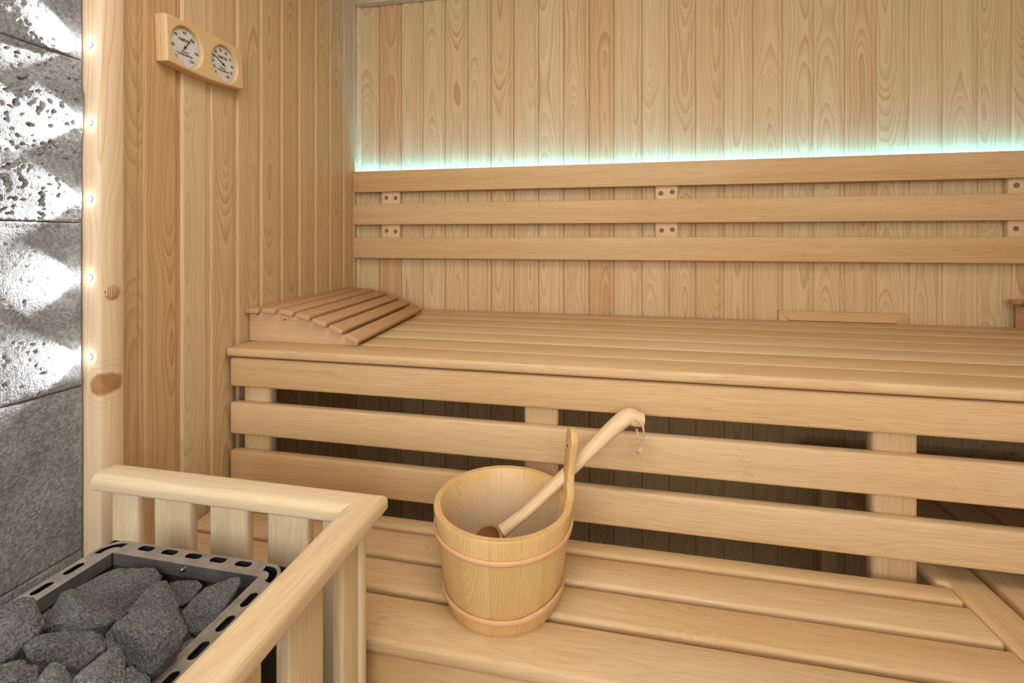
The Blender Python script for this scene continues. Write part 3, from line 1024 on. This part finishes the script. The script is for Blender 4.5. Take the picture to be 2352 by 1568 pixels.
def rail_profile(w, h, R, r2):
    out = []
    for cx, cy, a, r in ((w - R, h - R, 0, R), (R, h - R, PI / 2, R), (r2, r2, PI, r2), (w - r2, r2, 1.5 * PI, r2)):
        for i in range(6):
            t = a + PI / 2 * i / 5
            out.append((cx + r * math.cos(t), cy + r * math.sin(t)))
    return out


prf = rail_profile(rwid, rth, 0.0135, 0.005)


def rail_mesh(name, along, end):
    bm = bmesh.new()
    A_, B_ = [], []
    for o_, h in prf:                      # o_ = distance in from the outer face
        z = ZT - rth + h
        if along == 'X':
            y = yo - o_
            A_.append((end, y, z))
            B_.append((xo - o_ - 0.0003, y, z))
        else:
            x = xo - o_
            A_.append((x, end, z))
            B_.append((x, yo - o_ - 0.0003, z))
    va = [bm.verts.new(p) for p in A_]
    vb = [bm.verts.new(p) for p in B_]
    n = len(va)
    for i in range(n):
        bm.faces.new((va[i], va[(i + 1) % n], vb[(i + 1) % n], vb[i]))
    bm.faces.new(va)
    bm.faces.new(vb)
    ctr = Vector((sum(p[0] for p in A_ + B_) / (2 * n), sum(p[1] for p in A_ + B_) / (2 * n), ZT - rth / 2))
    bmesh.ops.translate(bm, vec=-ctr, verts=bm.verts)
    return finish(bm, name, 32), ctr


me, ct = rail_mesh('top_rail', 'X', -0.945)
link('top_rail', me, wm('rail', 'X'), gr, ct - Vector(GR), tone=-0.5)
me, ct = rail_mesh('top_rail', 'Y', 0.03)
link('top_rail', me, wm('rail', 'Y'), gr, ct - Vector(GR), tone=0.25)
for x0, x1 in ((-0.914, -0.853), (-0.818, -0.738), (-0.698, -0.620), (-0.580, -0.500), (-0.474, -0.400)):
    board('slat', x0, x1, 0.711, 0.731, FL, ZT - rth, wm('rail', 'Z'), gr, 0.006, 3, GR, tone=-0.35)
for y0, y1 in ((0.6655, 0.7085), (0.5385, 0.6155), (0.414, 0.491), (0.289, 0.366), (0.164, 0.241), (0.04, 0.117)):
    y1_ = y1 if y1 < 0.7 else 0.7105
    board('slat', -0.427, -0.405, y0, y1_, FL, ZT - rth, wm('rail', 'Z'), gr, 0.005, 3, GR, tone=0.3)

# ------------------------------------------------------------------ heater
HX0, HX1, HY1 = -0.792, -0.467, 0.6215
HY0 = 0.12
ZF = 0.660
ht = thing('sauna_heater', 'square steel sauna heater with a slotted rim, filled with dark rocks', 'heater', ((HX0 + HX1) / 2, (HY0 + HY1) / 2, 0.0))
HB = Vector(((HX0 + HX1) / 2, (HY0 + HY1) / 2, 0))
ix0, ix1, iy1 = -0.7605, -0.4968, 0.5945
iy0 = HY0 + 0.027


def slot(cx, cy, L, w, horiz):
    r = w / 2
    p = rrect(cx - L / 2, cx + L / 2, cy - r, cy + r, r * 0.98, 5) if horiz else rrect(cx - r, cx + r, cy - L / 2, cy + L / 2, r * 0.98, 5)
    return p


def arc_slot(cx, cy, R, w, a0, a1):
    out = []
    for i in range(9):
        t = a0 + (a1 - a0) * i / 8
        out.append((cx + (R + w / 2) * math.cos(t), cy + (R + w / 2) * math.sin(t)))
    for i in range(9):
        t = a1 + (a0 - a1) * i / 8
        out.append((cx + (R - w / 2) * math.cos(t), cy + (R - w / 2) * math.sin(t)))
    return out


spl = [rrect(HX0, HX1, HY0, HY1, 0.030, 8), [(ix0, iy0), (ix1, iy0), (ix1, iy1), (ix0, iy1)]]
for k in range(5):
    spl.append(slot(-0.7175 + k * 0.0445, 0.6128, 0.0275, 0.0125, True))
for xx in (-0.4785, -0.7795):
    for k in range(9):
        y = 0.5535 - k * 0.0402
        spl.append(slot(xx, y, 0.0275, 0.0120, False))
for cx, a0 in ((HX1 - 0.030, 0.0), (HX0 + 0.030, PI / 2)):
    spl.append(arc_slot(cx, HY1 - 0.030, 0.0200, 0.0115, a0 - 0.25, a0 + PI / 2 + 0.25))
rim = curve_plate('rim', spl, 0.0005, 0.0004, bres=1)
link('rim', rim, M_STEEL, ht, Vector((0, 0, ZF - 0.0009)) - HB)
# turned-down lip, then the inner casing
def shell(name, x0, x1, y0, y1, z0, z1, t, mat):
    pts = [[(x0, y0), (x1, y0), (x1, y1), (x0, y1)], [(x0 + t, y0 + t), (x1 - t, y0 + t), (x1 - t, y1 - t), (x0 + t, y1 - t)]]
    me_ = curve_plate(name, pts, (z1 - z0) / 2, 0.0)
    return link(name, me_, mat, ht, Vector((0, 0, (z0 + z1) / 2)) - HB)


shell('lip', ix0 - 0.0012, ix1 + 0.0012, iy0 - 0.0012, iy1 + 0.0012, ZF - 0.020, ZF - 0.0016, 0.0012, M_STEEL_IN)
shell('inner_casing', ix0 - 0.006, ix1 + 0.006, iy0 - 0.006, iy1 + 0.006, 0.30, ZF - 0.0175, 0.0012, M_STEEL_BLACK)
shell('outer_casing', HX0 + 0.0015, HX1 - 0.0015, HY0 + 0.0015, HY1 - 0.0006, 0.10, ZF - 0.0016, 0.0015, M_DARK)
link('bottom_plate', box_mesh('bottom_plate', HX1 - HX0 - 0.02, HY1 - HY0 - 0.02, 0.02, 0.002), M_DARK, ht, Vector((HB.x, HB.y, 0.29)) - HB)
for dx in (0.03, HX1 - HX0 - 0.03):
    for dy in (0.03, HY1 - HY0 - 0.03):
        link('foot', lathe_mesh('foot', [(0.0, 0.10), (0.014, 0.10), (0.014, 0.006 + FL), (0.02, FL), (0.0, FL)], 16), M_DARK, ht, Vector((HX0 + dx, HY0 + dy, 0)) - HB)
bz = on_y(421, 1306.5, iy1 - 0.0005)
link('bolt', lathe_mesh('bolt', [(0.0, 0.0048), (0.0022, 0.0045), (0.003, 0.0035), (0.003, 0.0), (0.0045, 0.0), (0.0045, -0.001), (0.0, -0.001)], 12), M_BOLT, ht, bz - HB, (PI / 2, 0, 0))
link('seam', box_mesh('seam', 0.0012, 0.001, 0.0175, 0), M_DARK, ht, Vector((ix0 + 0.0006, iy1 - 0.0015, ZF - 0.0105)) - HB)


# ------------------------------------------------------------------ rocks in the heater
def rock_mesh(outline, zc, ridges, thick, seed, floor_z=None):
    """A broken rock: hull of its rim, of ridge points nearer the viewer and of an underside, then roughened."""
    cu = sum(p[0] for p in outline) / len(outline)
    cv = sum(p[1] for p in outline) / len(outline)
    C = on_z(cu, cv, zc)
    n = ((CAMP - C).normalized() * 0.45 + Vector((0, 0, 1)) * 0.55).normalized()
    R = [on_plane(u, v, C, n) for u, v in outline]
    C = sum(R, Vector()) / len(R)
    size = sum((p - C).length for p in R) / len(R)
    pts = [(p - C) for p in R]
    rnd = random.Random(seed)
    allp = list(pts)
    for p in pts:
        allp.append(p * rnd.uniform(0.93, 0.97) + n * thick * size * 0.16)
        allp.append(p * rnd.uniform(0.60, 0.76) - Vector((0, 0, 1)) * thick * size * rnd.uniform(0.7, 1.0))
    vd = None
    for (u, v, k) in ridges:
        q = on_plane(u, v, C, n) - C
        todir = (CAMP - (C + q)).normalized()
        allp.append(q + todir * thick * size * k * 1.55)
    bm = bmesh.new()
    for p in allp:
        bm.verts.new(p)
    res = bmesh.ops.convex_hull(bm, input=bm.verts)
    junk = [e for e in res['geom_interior'] + res['geom_unused'] if isinstance(e, bmesh.types.BMVert)]
    bmesh.ops.delete(bm, geom=list(set(junk)), context='VERTS')
    bmesh.ops.dissolve_limit(bm, angle_limit=0.06, verts=bm.verts, edges=bm.edges)
    bmesh.ops.bevel(bm, geom=list(bm.edges), offset=size * 0.022, segments=1, profile=0.6, affect='EDGES', clamp_overlap=True)
    bmesh.ops.triangulate(bm, faces=bm.faces)
    for _ in range(5):
        es = [e for e in bm.edges if e.calc_length() > size * 0.06]
        if not es:
            break
        bmesh.ops.subdivide_edges(bm, edges=es, cuts=1, use_grid_fill=True)
        bmesh.ops.triangulate(bm, faces=[f for f in bm.faces if len(f.verts) > 3])
    bm.normal_update()
    off = Vector((seed * 3.1, seed * 1.7, 0))
    mv = []
    for v in bm.verts:
        q = v.co / size
        a = noise.noise(q * 1.6 + off) * 0.02 + noise.noise(q * 4.0 + off) * 0.024 + noise.noise(q * 9.0 + off) * 0.022 + noise.noise(q * 18.0 + off) * 0.012
        st = abs(noise.noise(q * 2.3 + off * 2)) * 0.03
        mv.append(v.co + v.normal * (a - st) * size)
    for v, p in zip(bm.verts, mv):
        v.co = p
    return finish(bm, 'heater_rock', 28), C


ROCKS = [
    ('large flat rock at the back of the heater, below the rim bolt', [(170, 1352), (206, 1335), (265, 1307), (305, 1304), (355, 1306), (374, 1322), (366, 1345), (335, 1385), (300, 1420), (260, 1436), (205, 1410)], 0.645, [(290, 1325, .30), (312, 1345, .4), (230, 1375, .30)], 0.75),
    ('small rock at the back right of the heater, behind the pointed one', [(388, 1340), (412, 1333), (430, 1335), (455, 1333), (467, 1345), (455, 1362), (440, 1380), (420, 1392), (398, 1385)], 0.640, [(425, 1350, .35)], 0.7),
    ('narrow rock between the big back rock and the small one', [(287, 1408), (310, 1385), (340, 1352), (362, 1334), (382, 1334), (392, 1352), (400, 1375), (416, 1390), (405, 1410), (380, 1425), (330, 1430), (300, 1424)], 0.655, [(375, 1345, .35), (350, 1385, .35)], 0.75),
    ('pointed rock at the right of the heater, its tip reaching the back rim', [(413, 1408), (432, 1385), (470, 1352), (505, 1340), (535, 1326), (553, 1324), (555, 1338), (538, 1362), (520, 1392), (495, 1425), (465, 1456), (436, 1460), (425, 1440)], 0.664, [(520, 1345, .2), (470, 1385, .35), (432, 1430, .2)], 0.7),
    ('tall ridged rock at the left, in front of the large flat one', [(98, 1450), (103, 1420), (122, 1395), (140, 1362), (160, 1353), (192, 1358), (215, 1372), (240, 1392), (262, 1410), (267, 1425), (250, 1440), (210, 1450), (150, 1456)], 0.684, [(160, 1366, .35), (185, 1392, .55), (240, 1412, .3), (140, 1430, .4)], 0.8),
    ('big blocky rock in the middle of the heater, nearest the right rim', [(253, 1447), (262, 1432), (300, 1405), (345, 1392), (375, 1383), (405, 1392), (424, 1425), (433, 1447), (420, 1470), (396, 1500), (370, 1530), (345, 1549), (320, 1540), (300, 1510), (282, 1480), (268, 1462)], 0.692, [(375, 1400, .35), (330, 1440, .6), (390, 1450, .5), (345, 1500, .45), (290, 1450, .5)], 0.85),
    ('dark rounded rock wedged under the big blocky one', [(241, 1450), (246, 1438), (258, 1432), (272, 1433), (272, 1450), (262, 1465), (244, 1466)], 0.640, [(256, 1446, .4)], 0.8),
    ('rock at the left edge, overlapping the left rim of the heater', [(-60, 1420), (-10, 1404), (25, 1384), (55, 1371), (78, 1373), (86, 1390), (98, 1420), (99, 1440), (90, 1458), (50, 1478), (35, 1500), (0, 1524), (-50, 1530)], 0.704, [(60, 1390, .25), (40, 1430, .5), (85, 1425, .3), (0, 1470, .4)], 0.8),
    ('long dark rock across the lower middle of the heater', [(50, 1485), (66, 1471), (100, 1456), (150, 1450), (215, 1451), (238, 1462), (248, 1480), (240, 1497), (215, 1515), (180, 1538), (120, 1545), (78, 1524), (60, 1508)], 0.705, [(95, 1470, .35), (140, 1480, .55), (210, 1470, .4), (120, 1520, .3)], 0.75),
    ('small grey chip lodged between the long dark rock and the blocky one', [(238, 1468), (250, 1462), (268, 1462), (276, 1475), (270, 1485), (256, 1488), (246, 1492), (238, 1482)], 0.648, [(256, 1474, .4)], 0.8),
    ('brownish pyramid-shaped rock at the bottom edge, right of centre', [(168, 1560), (185, 1542), (225, 1512), (262, 1485), (274, 1478), (284, 1495), (289, 1530), (290, 1570), (285, 1610), (200, 1625), (165, 1600)], 0.728, [(245, 1520, .5), (270, 1500, .3), (220, 1570, .6)], 0.85),
    ('grey angular rock at the bottom edge, left of the brownish one', [(78, 1575), (90, 1552), (115, 1522), (138, 1522), (152, 1535), (158, 1545), (170, 1560), (172, 1600), (150, 1625), (95, 1625)], 0.728, [(125, 1535, .3), (130, 1575, .55)], 0.8),
    ('greenish-grey rock in the bottom left corner of the heater', [(-50, 1545), (0, 1530), (55, 1526), (90, 1528), (90, 1545), (80, 1575), (82, 1620), (0, 1630), (-60, 1620)], 0.722, [(50, 1545, .35), (20, 1580, .6)], 0.8),
    ('thin sliver of rock under the left-edge rock', [(-20, 1535), (10, 1524), (50, 1514), (62, 1520), (56, 1530), (20, 1536), (-10, 1545)], 0.690, [(30, 1526, .4)], 0.8),
    ('half-hidden rock beneath the blocky one, beside the right rim', [(330, 1560), (360, 1530), (405, 1490), (440, 1466), (452, 1470), (440, 1492), (400, 1535), (370, 1570), (340, 1590)], 0.645, [(400, 1510, .25)], 0.7),
    ('small shadowed rock at the bottom edge below the blocky one', [(286, 1560), (290, 1535), (305, 1528), (325, 1540), (345, 1556), (348, 1585), (320, 1605), (290, 1600)], 0.672, [(312, 1560, .4)], 0.8),
    ('low rock in shade behind the left ridged rock', [(86, 1400), (100, 1392), (118, 1396), (112, 1420), (100, 1440), (88, 1425)], 0.630, [(100, 1412, .3)], 0.7),
]
for k, (lab, outl_, zc, rid, thk) in enumerate(ROCKS):
    me, C = rock_mesh(outl_, zc, rid, thk, k + 1)
    tag(link('heater_rock', me, M_STONE, None, C), lab, 'rock', 'rocks in the heater')
# a lower layer that carries them, in the dark of the casing
rnd = random.Random(3)
low = 0
